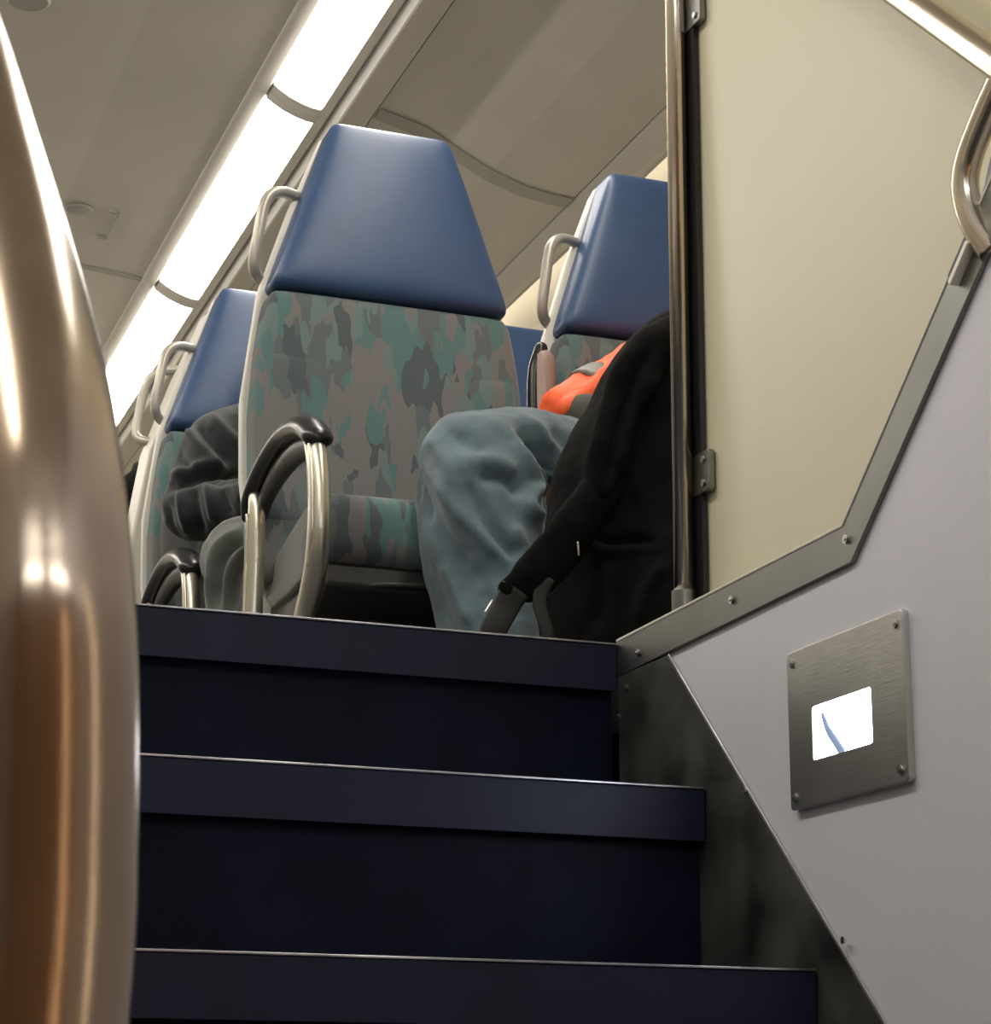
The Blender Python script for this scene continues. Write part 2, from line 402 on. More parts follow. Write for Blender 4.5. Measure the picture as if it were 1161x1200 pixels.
# ------------------------------------------------------------------ staircase
st = empty('staircase', (0, 0, 0)); tag(st, 'dark blue-black steps climbing to the upper deck', 'stairs')
RUN, RISE, SX = .2315, .2, -.955
for k in range(6):
    y = -RUN*k; z = -RISE*k
    bm = bmesh.new()
    box(bm, SX, -.005, y+.018, y+RUN+.016 if k else y+.05, z-RISE-.0, z-.006)
    s = link('step', bm, M['riser'], st)
    bm = bmesh.new()
    yb = y+RUN+.017 if k else y+.09
    prism(bm, [(y, z-.056), (y, z-.002), (y+.002, z), (yb, z), (yb, z-.005), (y+.006, z-.005), (y+.006, z-.056)], 0, SX, -.005)
    link('nosing', bm, M['nosing'], s, bevel=.001, seg=1)
    bm = bmesh.new(); box(bm, SX, -.006, y-.0015, y+.004, z-.001, z+.0014); link('edge_strip', bm, M['edge'], s, bevel=.0006, seg=1)

# ------------------------------------------------------------------ stair light plate on the wall
r = empty('stair_light', (-.0, -.536, -.17)); tag(r, 'square brushed steel wall plate with a glowing white window', 'wall light')
c = Vector((0, -.536, -.17)); ya, yb, za, zb = .110, -.111, -.077, .078
def rrect(y0, y1, z0, z1, rad, n=5):
    out = []
    for (cy, cz, a0) in ((y1-rad, z1-rad, 0), (y0+rad, z1-rad, PI/2), (y0+rad, z0+rad, PI), (y1-rad, z0+rad, 1.5*PI)):
        for i in range(n+1):
            a = a0+PI/2*i/n; out.append((cy+rad*math.cos(a), cz+rad*math.sin(a)))
    return out
bm = bmesh.new()
Yl, Yr, Zb, Zt = -.111, .110, -.077, .078   # plate extents (y: minus is nearer)
wy0, wy1, wz0, wz1 = -.050, .062, -.034, .017
outer = rrect(Yl, Yr, Zb, Zt, .005); inner = rrect(wy0, wy1, wz0, wz1, .003)
vo = [bm.verts.new((-.007, a, b)) for a, b in outer]; vi = [bm.verts.new((-.007, a, b)) for a, b in inner]
vob = [bm.verts.new((0, a, b)) for a, b in outer]; vib = [bm.verts.new((-.001, a, b)) for a, b in inner]
n = len(vo)
for i in range(n):
    j = (i+1) % n
    bm.faces.new((vo[i], vo[j], vi[j], vi[i])); bm.faces.new((vo[j], vo[i], vob[i], vob[j])); bm.faces.new((vi[i], vi[j], vib[j], vib[i]))
link('plate', bm, M['steelh'], r, bevel=.0012)
bm = bmesh.new(); prism(bm, inner, 0, -.0045, -.001); link('lens', bm, M['slens'], r)
def win(px, py):
    q = at(px, py, 0, -.0055); return (-.0055, q.y-c.y, q.z-c.z)
bm = bmesh.new(); tube(bm, [win(963, 836), win(970, 855), win(981, 872), win(988, 884)], [.003, .0048, .0055, .0065], n=8, flat=.22, up=(0, 1, 0)); link('dark_streak', bm, M['smark'], r)
for (a, b) in ((Yl+.013, Zt-.012), (Yr-.010, Zt-.012), (Yl+.013, Zb+.012), (Yr-.010, Zb+.012)):
    bm = bmesh.new(); disc(bm, (-.0078, a, b), .0042, 0, .002); disc(bm, (-.009, a, b), .002, 0, .001); link('screw', bm, M['screw'], r)

# ------------------------------------------------------------------ partition panel, pole, rails
r = empty('partition_panel', (.03, at(821, 400, 0, .032).y+.006, 0)); tag(r, 'tall cream laminate partition panel above the steel capping strip', 'partition')
bm = bmesh.new(); box(bm, .002, .016, -1.3, -.006, -.02, 1.93); link('sheet', bm, M['beige'], r, bevel=.002)
def bracket(zc):
    bm = bmesh.new(); prism(bm, rrect(-.040, .036, zc-.024, zc+.024, .004), 0, -.008, .000); b = link('bracket', bm, M['steel'], r, bevel=.001)
    for (a, d) in ((-.028, .014), (-.028, -.014), (.012, -.002)):
        bm = bmesh.new(); disc(bm, (-.009, a, zc+d), .004, 0, .003); link('screw', bm, M['screw'], b)
bracket(at(818, 556, 0, .022).z); bracket(at(812, 8, 0, .022).z)
PY = at(797, 400, 0, .012).y
r = empty('support_pole', (.012, PY, 0)); tag(r, 'slim steel pole rising from the top step beside the cream partition', 'pole')
bm = bmesh.new(); tube(bm, [(0, 0, 0), (0, 0, 1.94)], .0118, n=24, sm=1); link('tube', bm, M['tube'], r, smooth=True)
bm = bmesh.new(); tube(bm, [(0, 0, 0), (0, 0, .033)], .0145, n=24, sm=1); link('base_collar', bm, M['steel'], r, bevel=.001)
bm = bmesh.new(); box(bm, .012, .018, at(821, 400, 0, .032).y-PY-.012, at(804, 400, 0, .032).y-PY+.004, 0, 1.93); link('dark_gap_fill', bm, M['pad'], r)  # near-black strip added to stand for the dark open gap beside the pole

r = empty('guard_rail', (0, 0, 0)); tag(r, 'polished steel guard rail crossing the cream partition at the upper right', 'handrail')
bm = bmesh.new(); a = at(1010, -40, 0, -.012); b = at(1161, 68, 0, -.012); d = (b-a)
tube(bm, [a-d*2, a, b, b+d*.4, b+d*.9+Vector((-.0, 0, -.02))], .0165, n=24, sm=6); link('sloping_tube', bm, M['tube'], r, smooth=True)
bm = bmesh.new()
P = [at(x, y, 0, -.010) for x, y in ((1200, 40), (1172, 95), (1150, 145), (1134, 190), (1131, 225), (1137, 262), (1148, 295))]
P[-1].x = .004; P[-2].x = -.006
tube(bm, P, .0125, n=20, sm=8); link('bent_tube', bm, M['tube'], r, smooth=True)
bm = bmesh.new()
pa, pb = at(1114, 331, 0, -.01), at(1135, 282, 0, -.01)
dd = (pb-pa).normalized(); nn = Vector((0, dd.z, -dd.y))*-.006
prism(bm, [(pa.y, pa.z), (pb.y, pb.z), (pb.y+nn.y, pb.z+nn.z), (pa.y+nn.y, pa.z+nn.z)], 0, -.014, .01)
link('mounting_bracket', bm, M['bright'], r, bevel=.001)
bm = bmesh.new(); nn = nn*-2.2
prism(bm, [(pa.y, pa.z), (pb.y, pb.z), (pb.y+nn.y, pb.z+nn.z), (pa.y+nn.y, pa.z+nn.z)], 0, -.0075, -.004)
link('bracket_gasket', bm, M['pad'], r)

# near handrail at the left
YR = -1.88
ed = [(145, 1200, 0), (157, 1000, 0), (160, 800, 0), (157, 700, .005), (150, 600, .015), (138, 500, .035), (121, 410, .06), (90, 290, .105), (56, 180, .15), (0, 5, .235), (-72, -190, .33)]
P = []
for i, (x, y, dy) in enumerate(ed):
    a = ed[max(i-1, 0)]; b = ed[min(i+1, len(ed)-1)]
    tx, ty = b[0]-a[0], b[1]-a[1]; L = math.hypot(tx, ty); nx, ny = ty/L, -tx/L
    q = 118*.41/(.41+dy); P.append(at(x+nx*q, y+ny*q, 1, YR+dy))
P = [Vector((P[0].x-.012, YR+.0, -1.25)), Vector((P[0].x-.010, YR, -.9)), Vector((P[0].x-.004, YR, -.62))]+P
e_ = P[-1]; P += [e_+Vector((-.05, .35, .30)), Vector((-1.08, -.30, e_.z+1.12)), Vector((-1.08, -.05, e_.z+1.18)), Vector((-1.08, .10, e_.z+1.0)), Vector((-1.08, .12, .5)), Vector((-1.08, .12, 0))]
r = empty('handrail', (P[0].x, YR, -1.25))
bm = bmesh.new(); tube(bm, [p-r.location for p in P], .019, n=40, sm=10); link('tube', bm, M['rail'], r, smooth=True)
bm = bmesh.new(); bmesh.ops.create_cone(bm, cap_ends=True, segments=32, radius1=.04, radius2=.036, depth=.008, matrix=Matrix.Translation((0, 0, .004))); link('floor_flange', bm, M['steel'], r, bevel=.001)
tag(r, 'thick bronze-toned steel handrail, large and blurred at the left edge', 'handrail')

# unseen fill boxes added behind the viewer to light the wall and stairs
for i, (x, y) in enumerate(((-1.25, -2.95), (-.45, -2.95))):
    r = empty('vestibule_fill', (x, y, 1.2)); tag(r, 'added cool white fill box behind the viewer', 'lamp', 'added vestibule fill boxes')
    bm = bmesh.new(); box(bm, -.3, .3, -.34, -.02, -.06, .06); link('housing', bm, M['lightframe'], r, bevel=.004)
    bm = bmesh.new(); box(bm, -.28, .28, -.02, -.005, -.05, .05); link('diffuser', bm, M['vfill'], r, bevel=.004)

M['warmstreak'] = mat('warm_streak_light', (1, 1, 1), .4, emit=1.1, ecol=(1, .62, .34))  # unseen strip added to put the warm streak on the handrail
for x in (-.30,):
    r = empty('warm_streak_light', (x, -3.29, -.2)); tag(r, 'added warm vertical glow strip reflected in the handrail', 'lamp')
    bm = bmesh.new(); box(bm, -.07, .07, -.005, .03, -1.0, 1.0); link('housing', bm, M['lightframe'], r, bevel=.004)
    bm = bmesh.new(); box(bm, -.035, .035, .03, .04, -.97, .97); link('diffuser', bm, M['warmstreak'], r, bevel=.003)

M['creamstreak'] = mat('cream_streak_glow', (1, 1, 1), .4, emit=1.3, ecol=(1, .86, .62))  # unseen strip added for the cream streak along the handrail
r = empty('cream_streak_light', (-.001, -2.42, -.2)); tag(r, 'added cream vertical glow strip behind the viewer, reflected in the handrail', 'lamp')
bm = bmesh.new(); box(bm, -.02, 0, -.035, .035, -.9, .9); link('housing', bm, M['lightframe'], r, bevel=.004)
bm = bmesh.new(); box(bm, -.028, -.02, -.022, .022, -.88, .88); link('diffuser', bm, M['creamstreak'], r, bevel=.002)

# ------------------------------------------------------------------ seats
def trap(z0, z1, w0, w1, rad=.02, n=4, wm=None):
    """rounded trapezoid outline (x, z): half width w0 at z0, w1 at z1"""
    pts = [(-w0, z0), (w0, z0), (w1, z1), (-w1, z1)]
    out = []
    for i in range(4):
        p = Vector(pts[i]); a = (Vector(pts[i-1])-p).normalized(); b = (Vector(pts[(i+1) % 4])-p).normalized()
        for k in range(n+1):
            t = k/n; q = (p+a*rad)*(1-t)**2+p*2*t*(1-t)+(p+b*rad)*t*t; out.append((q.x, q.y))
    return out
def cushion(bm, prof, T, yb, e=9, ev=None, lean=0, cz=0, nu=28, nv=30, sag=0):
    """upholstered pad: prof = (z, half width) list, thickness T in front of y=yb, softly rounded rim"""
    z0, z1 = prof[0][0], prof[-1][0]; ev = ev or e*1.4
    def W(z):
        for (a, wa), (b, wb) in zip(prof, prof[1:]):
            if z <= b: return wa+(wb-wa)*(z-a)/(b-a)
        return prof[-1][1]
    def par(k, n):      # samples crowded towards the rim
        t = -1+2*k/n; return math.sin(t*PI/2)
    F = []; B = []
    for j in range(nv+1):
        v = par(j, nv); z = (z0+z1)/2+v*(z1-z0)/2; w_ = W(z); rowf = []; rowb = []
        cut = .045*w_*abs(v)**26
        for i in range(nu+1):
            u = par(i, nu)
            ed = (1-abs(u)**e)**(1/e)*(1-abs(v)**ev)**(1/ev) if abs(u) < 1 and abs(v) < 1 else 0
            y = -T*ed-sag*(1-u*u)*(1-v*v)
            rowf.append(bm.verts.new((u*(w_-cut), yb+y+lean*(z-cz), z))); rowb.append(rowf[-1])
        F.append(rowf)
    for a, b in zip(F, F[1:]):
        for i in range(nu): bm.faces.new((a[i], a[i+1], b[i+1], b[i]))
    rim = F[0]+[r_[-1] for r_ in F[1:]]+F[-1][-2::-1]+[r_[0] for r_ in F[-2:0:-1]]
    bk = [bm.verts.new((p.co.x, yb+.02+lean*(p.co.z-cz), p.co.z)) for p in rim]
    for i in range(len(rim)):
        k = (i+1) % len(rim); bm.faces.new((rim[k], rim[i], bk[i], bk[k]))
    bm.faces.new(bk)
LEAN = .10
def make_seat(kind):
    r = empty('train_seat', (0, 0, 0))
    hb, ht, mid = .838, 1.180, .65
    # shell behind (cream)
    bm = bmesh.new()
    out = [(-.205, .20), (.205, .20), (.225, .30), (.250, .50), (.252, .64), (.226, .84), (.172, 1.01), (.112, 1.165), (.095, 1.178), (-.095, 1.178), (-.112, 1.165), (-.172, 1.01), (-.226, .84), (-.252, .64), (-.250, .50), (-.225, .30)]
    va = [bm.verts.new((x+math.copysign(.007, x), .040+LEAN*(z-.84), z)) for x, z in out]; vb = [bm.verts.new((x*.98, .10+LEAN*(z-.84), z)) for x, z in out]
    bm.faces.new(va); bm.faces.new(vb[::-1])
    for i in range(len(out)):
        j = (i+1) % len(out); bm.faces.new((va[i], vb[i], vb[j], va[j]))
    link('shell', bm, M['shell'], r, bevel=.006)
    bm = bmesh.new()
    cushion(bm, [(hb, .222), (1.0, .170), (ht, .110)], .080, .050, 13, 10, LEAN, .84, sag=.010)
    link('headrest', bm, M['blue'], r, smooth=True)
    bm = bmesh.new()
    cushion(bm, [(.30, .235), (.42, .243), (.60, .247), (.72, .238), (.834, .222)], .068, .050, 11, 16, LEAN, .84, sag=.006)
    bk = link('backrest', bm, M['moq'], r, smooth=True)
    bm = bmesh.new(); cushion(bm, [(.40, .228), (.62, .230), (.715, .222)], .026, .003, 9, 8, LEAN, .84)
    link('lumbar_pad', bm, M['moq'], bk, smooth=True)
    # seat cushion
    bm = bmesh.new()
    def cx(w, y, z): return (w, y, z)
    prof = [(.0, .235), (-.30, .268), (-.345, .275), (-.362, .290), (-.366, .33), (-.360, .368), (-.335, .385), (-.29, .388), (-.15, .360), (.0, .325)]
    rings = []
    for (x, s) in ((-.210, .88), (-.208, .95), (-.200, .99), (-.188, 1), (-.1, 1.03), (0, 1.04), (.1, 1.03), (.188, 1), (.200, .99), (.208, .95), (.210, .88)):
        rings.append([bm.verts.new((x, -.17+(y+.17)*(.97+.03*s), .33+(z-.33)*s)) for y, z in prof])
    for a, b in zip(rings, rings[1:]):
        for k in range(len(a)): bm.faces.new((a[k], a[(k+1) % len(a)], b[(k+1) % len(a)], b[k]))
    bm.faces.new(rings[0]); bm.faces.new(rings[-1][::-1])
    link('seat_cushion', bm, M['moq'], r, smooth=True, bevel=0, sub=1)
    # base
    bm = bmesh.new()
    prism(bm, [(-.34, .272), (-.345, .235), (-.31, .21), (.0, .18), (.06, .20), (.06, .272)], 0, -.20, .20)
    prism(bm, [(-.26, .22), (-.22, .02), (-.24, 0), (.02, 0), (.0, .02), (.0, .22)], 0, -.10, .10)
    b = link('seat_base', bm, M['dark'], r, bevel=.008)
    bm = bmesh.new(); tube(bm, [(-.19, -.30, .215), (-.14, -.335, .238), (0, -.352, .245), (.14, -.335, .238), (.19, -.30, .215)], .006, n=8); link('base_rim', bm, M['dark'], b, smooth=True)
    # grab handle at the left of the headrest
    bm = bmesh.new()
    hx = lambda z: -(.226-(z-.84)*.335)
    tube(bm, [(hx(1.035)+.012, .07, 1.045), (hx(1.035)-.035, .045, 1.04), (hx(1.035)-.062, .035, 1.015), (hx(.95)-.046, .03, .95), (hx(.9)-.034, .035, .892), (hx(.885)-.012, .055, .873), (hx(.87)+.02, .07, .873)], .0103, n=14, sm=8)
    link('grab_handle', bm, M['handle'], r, smooth=True)
    if kind == 'aisle':
        AX = -.25
        bm = bmesh.new()
        # ribbed metal loop: front stile sweeping back under the seat, rear stile
        fr = [(AX, -.455, .425), (AX, -.476, .385), (AX, -.490, .33), (AX, -.492, .27), (AX+.003, -.468, .225), (AX+.01, -.40, .185), (AX+.03, -.28, .165), (AX+.05, -.12, .18)]
        tube(bm, fr, [.017, .019, .020, .021, .021, .019, .018, .016], n=20, sm=8, flat=.8, up=(0, 1, 0.2))
        for s_ in (-.011, .006):
            tube(bm, [(x-.013, y+s_, z) for x, y, z in fr[:5]], .0035, n=8, sm=8)
        tube(bm, [(AX, -.085, .44), (AX, -.098, .41), (AX, -.102, .36), (AX, -.102, .26), (AX, -.10, .17)], [.014, .017, .019, .019, .019], n=18, sm=8, flat=.8, up=(0, 1, 0))
        tube(bm, [(AX-.0155, -.100, .40), (AX-.0155, -.103, .36), (AX-.0155, -.103, .17)], .003, n=8, sm=8)
        tube(bm, [(AX, -.10, .18), (AX+.05, -.10, .17)], .012, n=12, sm=2)
        a = link('armrest_frame', bm, M['armmetal'], r, smooth=True)
        bm = bmesh.new()
        tube(bm, [(AX, -.048, .408), (AX, -.062, .434), (AX, -.12, .460), (AX, -.20, .477), (AX, -.28, .482), (AX, -.36, .472), (AX, -.42, .455), (AX, -.47, .425)],
             [.009, .012, .013, .014, .015, .017, .018, .016], n=18, sm=6, flat=1.5, up=(0, 0, 1), rnd=True)
        link('armrest_pad', bm, M['pad'], r, smooth=True)
        bm = bmesh.new()
        tube(bm, [(AX+.012, -.085, .40), (AX+.012, -.12, .430), (AX+.012, -.2, .448), (AX+.012, -.3, .452), (AX+.012, -.39, .438), (AX+.012, -.44, .42)], [.013, .018, .021, .022, .02, .015], n=12, sm=6, flat=.7, up=(0, 0, 1)); link('pad_underside', bm, M['dark'], a, smooth=True)
    else:
        bm = bmesh.new(); X = -.263
        tube(bm, [(X, -.02, .50), (X, -.035, .62), (X, -.03, .735), (X, -.03, .765)], [.020, .022, .023, .021], n=18, sm=6, flat=.9, up=(1, 0, 0), rnd=True); a = link('folded_armrest', bm, M['padend'], r, smooth=True)
        bm = bmesh.new(); tube(bm, [(X-.018, -.022, .50), (X-.020, -.035, .62), (X-.018, -.032, .735), (X-.004, -.03, .788)], .012, n=12, sm=6, rnd=True); link('armrest_cover', bm, M['pad'], a, smooth=True)
    return r
G = 'blue and patterned train seats'
SXA, SXW, SY, PITCH = .05, .60, 1.13, .87
def tags(o, l): tag(o, l, 'train seat', G); return o
s1 = tags(make_seat('aisle'), 'large empty aisle seat at the centre with blue headrest and camouflage-like back'); s1.location = (SXA, SY, 0)
s2 = tags(make_seat('window'), 'window seat behind the person in blue jeans, blue headrest partly behind the pole'); s2.location = (SXW, SY+.02, 0)
c = tags(copy_tree(s1), 'aisle seat under the person in dark jacket, behind the central seat'); c.location = (SXA, SY+PITCH, 0)
c = tags(copy_tree(s2), 'window seat mostly hidden, its blue headrest top between the two front seats'); c.location = (SXW, SY+PITCH, 0)

# seat standing back to back behind the second aisle seat (its handle shows beside the other one)
c = tags(copy_tree(s1), 'aisle seat standing back to back behind the seat of the dark-jacketed person'); c.location = (SXA, SY+PITCH+.275, 0)
c.rotation_euler = (0, 0, PI); c.scale = (-1, 1, 1)
c = tags(copy_tree(s1), 'third aisle seat far down the carriage'); c.location = (SXA, SY+PITCH+1.75, 0)
c = tags(copy_tree(s2), 'third window seat far down the carriage'); c.location = (SXW, SY+PITCH+1.75, 0)

# ------------------------------------------------------------------ people
def hand(bm, wrist, d, n, side=1):
    """palm and five fingers pointing along d, palm normal n"""
    d = Vector(d).normalized(); n = Vector(n); n = (n-d*n.dot(d)).normalized(); s = d.cross(n)*side
    W = Vector(wrist)
    tube(bm, [W-d*.02, W+d*.02, W+d*.05, W+d*.085], [.026, .032, .040, .036], n=12, sm=4, flat=.42, up=s, rnd=True)
    for k, (L, rr) in enumerate(((.062, .0085), (.072, .009), (.068, .0085), (.054, .0075))):
        b = W+d*.085+s*(.030-.020*k)
        tube(bm, [b-d*.015, b+d*L*.4-n*.004, b+d*L*.75-n*.014, b+d*L-n*.03], [rr*1.1, rr, rr*.9, rr*.75], n=10, sm=4, rnd=True)
    b = W+d*.03+s*.032
    tube(bm, [b-s*.01, b+d*.02+s*.018-n*.006, b+d*.045+s*.026-n*.012], [.012, .0105, .009], n=10, sm=4, rnd=True)
def head(bm, c, fwd, up=(0, 0, 1)):
    c = Vector(c); f = Vector(fwd).normalized(); u = Vector(up); u = (u-f*u.dot(f)).normalized(); s = f.cross(u)
    rot = Matrix((s, f, u)).transposed()
    P = lambda a, b, d: c+s*a+f*b+u*d
    ball(bm, P(0, -.012, .02), .098, (.78, .98, .98), rot)
    ball(bm, P(0, .025, -.045), .07, (.82, .92, 1.0), rot)
    ball(bm, P(0, .068, -.095), .026, (1.0, .8, .7), rot)            # chin
    tube(bm, [P(0, .082, .01), P(0, .102, -.02), P(0, .108, -.032)], [.009, .012, .015], n=10, sm=3, rnd=True)   # nose
    tube(bm, [P(-.022, .088, -.062), P(0, .094, -.060), P(.022, .088, -.062)], [.005, .008, .005], n=8, sm=3, rnd=True)  # lips
    tube(bm, [P(-.045, .078, .022), P(0, .086, .018), P(.045, .078, .022)], .008, n=8, sm=3, rnd=True)   # brow
    for e in (-1, 1):
        ball(bm, P(e*.078, -.015, -.015), .03, (.3, .7, 1.05), rot); ball(bm, P(e*.031, .075, .0), .013, (1, .8, .7), rot)
def hair(bm, c, fwd, up=(0, 0, 1)):
    c = Vector(c); f = Vector(fwd).normalized(); u = Vector(up); u = (u-f*u.dot(f)).normalized(); s = f.cross(u)
    rot = Matrix((s, f, u)).transposed()
    ball(bm, c+f*-.028+u*.038, .102, (.82, .95, .95), rot); ball(bm, c+f*-.05-u*.02, .085, (.85, .7, .95), rot)
def shoe(bm, a, fwd):
    a = Vector(a); f = Vector(fwd).normalized()
    tube(bm, [a+Vector((0, 0, .06)), a+Vector((0, 0, .03))], .045, n=14, sm=3, rnd=True)
    tube(bm, [a-f*.05+Vector((0, 0, .032)), a+f*.05+Vector((0, 0, .034)), a+f*.13+Vector((0, 0, .028)), a+f*.18+Vector((0, 0, .022))], [.034, .042, .044, .028], n=14, sm=4, flat=.7, up=(1, 0, 0), rnd=True)

# person 1: seated in the window seat, blue jeans and orange vest
p1 = empty('person', (.60, .95, 0)); tag(p1, 'seated person in blue jeans and orange high-visibility jacket, face hidden behind the partition', 'person')
O = Vector((.60, .95, 0))
def sh(fn, O):
    """wrap a builder that works in world coordinates into the thing's own coordinates"""
    def g(bm):
        fn(bm); bmesh.ops.translate(bm, verts=bm.verts, vec=-O)
    return g
HD = Vector((.79, .96, 1.02))
A = lambda px, py, y: at(px, py, 1, y)
sR, eR, wR = A(778, 425, .98), A(670, 484, .93), A(735, 500, .80)
sL, eL, wL = Vector((.82, 1.02, .84)), Vector((.90, .90, .62)), Vector((.74, .72, .60))
kR, aR = Vector((.078, .765, .440)), Vector((.150, .665, .09)); kL, aL = Vector((.66, .55, .46)), Vector((.66, .52, .09))
hipR, hipL = Vector((.50, .965, .475)), Vector((.66, .97, .475))
def f(bm):
    head(bm, HD, (-.1, -1, -.25))
    tube(bm, [HD+Vector((0, .02, -.06)), Vector((.74, 1.0, .90)), Vector((.68, 1.0, .80)), Vector((.62, .98, .62)), Vector((.59, .965, .5))], [.055, .058, .10, .11, .11], n=16, sm=5)
    for s, e, w_, d in ((sR, eR, wR, 1), (sL, eL, wL, -1)):
        tube(bm, [Vector((.68, 1.0, .80)), s, e], [.06, .040, .030], n=12, sm=5); tube(bm, [e, w_], [.032, .024], n=12, sm=5, rnd=True)
        hand(bm, w_, (w_-e), (0, 0, 1), d)
    for h, k, a in ((hipR, kR, aR), (hipL, kL, aL)):
        tube(bm, [h, h.lerp(k, .5), k, k.lerp(a, .4), a], [.075, .07, .055, .05, .032], n=12, sm=5)
soft('body', sh(f, O), M['skin'], p1, voxel=.006, it=2, disp=())
def f(bm): hair(bm, HD, (-.1, -1, -.25))
soft('hair', sh(f, O), M['hair'], p1, voxel=.008, it=2, disp=((.02, .006),))
def f(bm):
    # near leg: baggy jeans with knee towards the aisle
    tube(bm, [hipR, A(690, 570, .90), A(620, 550, .83), A(565, 548, .775), A(560, 585, .745), A(566, 650, .73), A(578, 720, .70), A(592, 800, .665)],
         [.105, .098, .100, .092, .098, .097, .086, .07], n=24, sm=6)
    ball(bm, A(552, 546, .765), .088, (1, 1, 1))
    tube(bm, [hipL, hipL.lerp(kL, .5), kL, kL.lerp(aL, .3), aL], [.105, .09, .08, .075, .065], n=20, sm=6)
    ball(bm, (.58, .985, .49), .13, (1.25, .8, .85))
jn = soft('jeans', sh(f, O), M['jeans'], p1, voxel=.0048, it=14, disp=((.12, .018), (.05, .004)))
sculpt(jn, O, [
    ([(585, 490), (606, 522), (626, 550), (632, 568), (617, 588), (624, 602), (642, 610)], .020, 9),
    ([(603, 505), (625, 522), (643, 545), (652, 575), (656, 602), (644, 622)], -.030, 12),
    ([(560, 556), (592, 562), (612, 582)], -.014, 8), ([(556, 540), (585, 544), (606, 556)], .008, 10),
    ([(510, 562), (532, 598), (562, 628), (594, 664)], .014, 9), ([(497, 575), (514, 618), (542, 655), (572, 690)], -.012, 10),
    ([(545, 560), (564, 600), (592, 638), (612, 650)], -.014, 9), ([(600, 615), (612, 640), (618, 665)], .010, 8),
    ([(486, 545), (492, 580), (496, 618)], -.012, 7), ([(520, 660), (536, 695), (552, 735)], .010, 8), ([(500, 650), (516, 700), (530, 735)], -.007, 7),
    ([(600, 482), (630, 500), (655, 528)], .009, 7), ([(640, 505), (668, 522), (700, 530)], -.009, 8), ([(632, 548), (660, 560), (690, 566)], .006, 4),
    ([(520, 500), (548, 520), (575, 524)], -.007, 9), ([(500, 510), (520, 540), (528, 575)], .006, 8),
    ([(560, 690), (585, 712), (610, 722)], -.008, 8)])
def f(bm):
    tube(bm, [A(612, 520, .66), A(628, 528, .68), A(640, 555, .70)], .004, n=8, sm=4, flat=.5, rnd=True)
bm = bmesh.new()
def f(bm):
    tube(bm, [Vector((.59, .975, .48)), Vector((.62, .985, .62)), Vector((.67, 1.0, .76)), Vector((.73, 1.0, .86))], [.135, .14, .135, .075], n=20, sm=6, flat=1.2, up=(0, 1, 0))
    tube(bm, [Vector((.70, 1.0, .80)), sR, sR.lerp(eR, .5), eR], [.08, .062, .058, .056], n=16, sm=6, rnd=True)
    tube(bm, [A(735, 420, .93), A(705, 450, .90), A(668, 478, .88)], [.02, .022, .02], n=8, sm=4, rnd=True)
    tube(bm, [Vector((.70, 1.0, .80)), sL, sL.lerp(eL, .5), eL], [.08, .06, .052, .048], n=16, sm=6, rnd=True)
    tube(bm, [eL, wL], [.048, .038], n=16, sm=5)
soft('orange_jacket', sh(f, O), M['orange'], p1, voxel=.006, it=4, disp=((.06, .014), (.03, .006)))
def f(bm):
    q = sR.lerp(eR, .74); d = (eR-sR).normalized()
    tube(bm, [q-d*.022, q+d*.022], .0625, n=20, sm=2)
soft('reflective_band', sh(f, O), M['reflect'], p1, voxel=.005, it=2, disp=((.06, .008),))
def f(bm):
    tube(bm, [A(682, 488, .885), A(700, 490, .86), A(735, 496, .80)], [.040, .040, .034], n=16, sm=5, rnd=True)
    tube(bm, [A(672, 470, .90), A(690, 478, .865), A(700, 495, .85)], [.010, .014, .010], n=8, sm=4, rnd=True)
soft('dark_cuff', sh(f, O), M['olive'], p1, voxel=.005, it=4, disp=((.03, .006),))
for a, nme in ((aR, 'shoe'), (aL, 'shoe')):
    def f(bm, a=a): shoe(bm, (a.x, a.y, 0), (-.1, -1, 0))
    soft(nme, sh(f, O), M['shoe'], p1, voxel=.006, it=2, disp=())

# person 2: dark jacket, second aisle seat
O2 = Vector((.05, 1.85, 0))
p2 = empty('person', tuple(O2)); tag(p2, 'hunched person in dark jacket and grey trousers seated left behind the central seat', 'person')
HD2 = Vector((.07, 1.70, .985))
sR, eR, wR = A(264, 522, 1.78), A(226, 598, 1.72), A(335, 590, 1.52)
sL, eL, wL = Vector((.22, 1.83, .77)), Vector((.29, 1.68, .58)), Vector((.14, 1.48, .56))
kR, aR = A(287, 652, 1.42), Vector((-.10, 1.36, .09)); kL, aL = Vector((.17, 1.42, .46)), Vector((.18, 1.38, .09))
def f(bm):
    head(bm, HD2, (0, -1, -.45), (0, -.2, 1))
    tube(bm, [HD2+Vector((0, .03, -.06)), Vector((.05, 1.79, .86)), Vector((.05, 1.84, .74)), Vector((.05, 1.9, .5))], [.055, .06, .10, .11], n=16, sm=5)
    for s, e, w_, d in ((sR, eR, wR, 1), (sL, eL, wL, -1)):
        tube(bm, [Vector((.05, 1.84, .76)), s, e], [.06, .045, .036], n=12, sm=5); tube(bm, [e, w_], [.036, .026], n=12, sm=5)
        hand(bm, w_, (w_-e), (0, 0, 1), d)
    for x, k, a in ((-.03, kR, aR), (.13, kL, aL)):
        h = Vector((x, 1.9, .47)); tube(bm, [h, h.lerp(k, .5), k, k.lerp(a, .4), a], [.075, .065, .05, .048, .032], n=12, sm=5)
soft('body', sh(f, O2), M['skin'], p2, voxel=.006, it=2, disp=())
def f(bm): hair(bm, HD2, (0, -1, -.45), (0, -.2, 1))
soft('hair', sh(f, O2), M['hair'], p2, voxel=.008, it=2, disp=((.02, .006),))
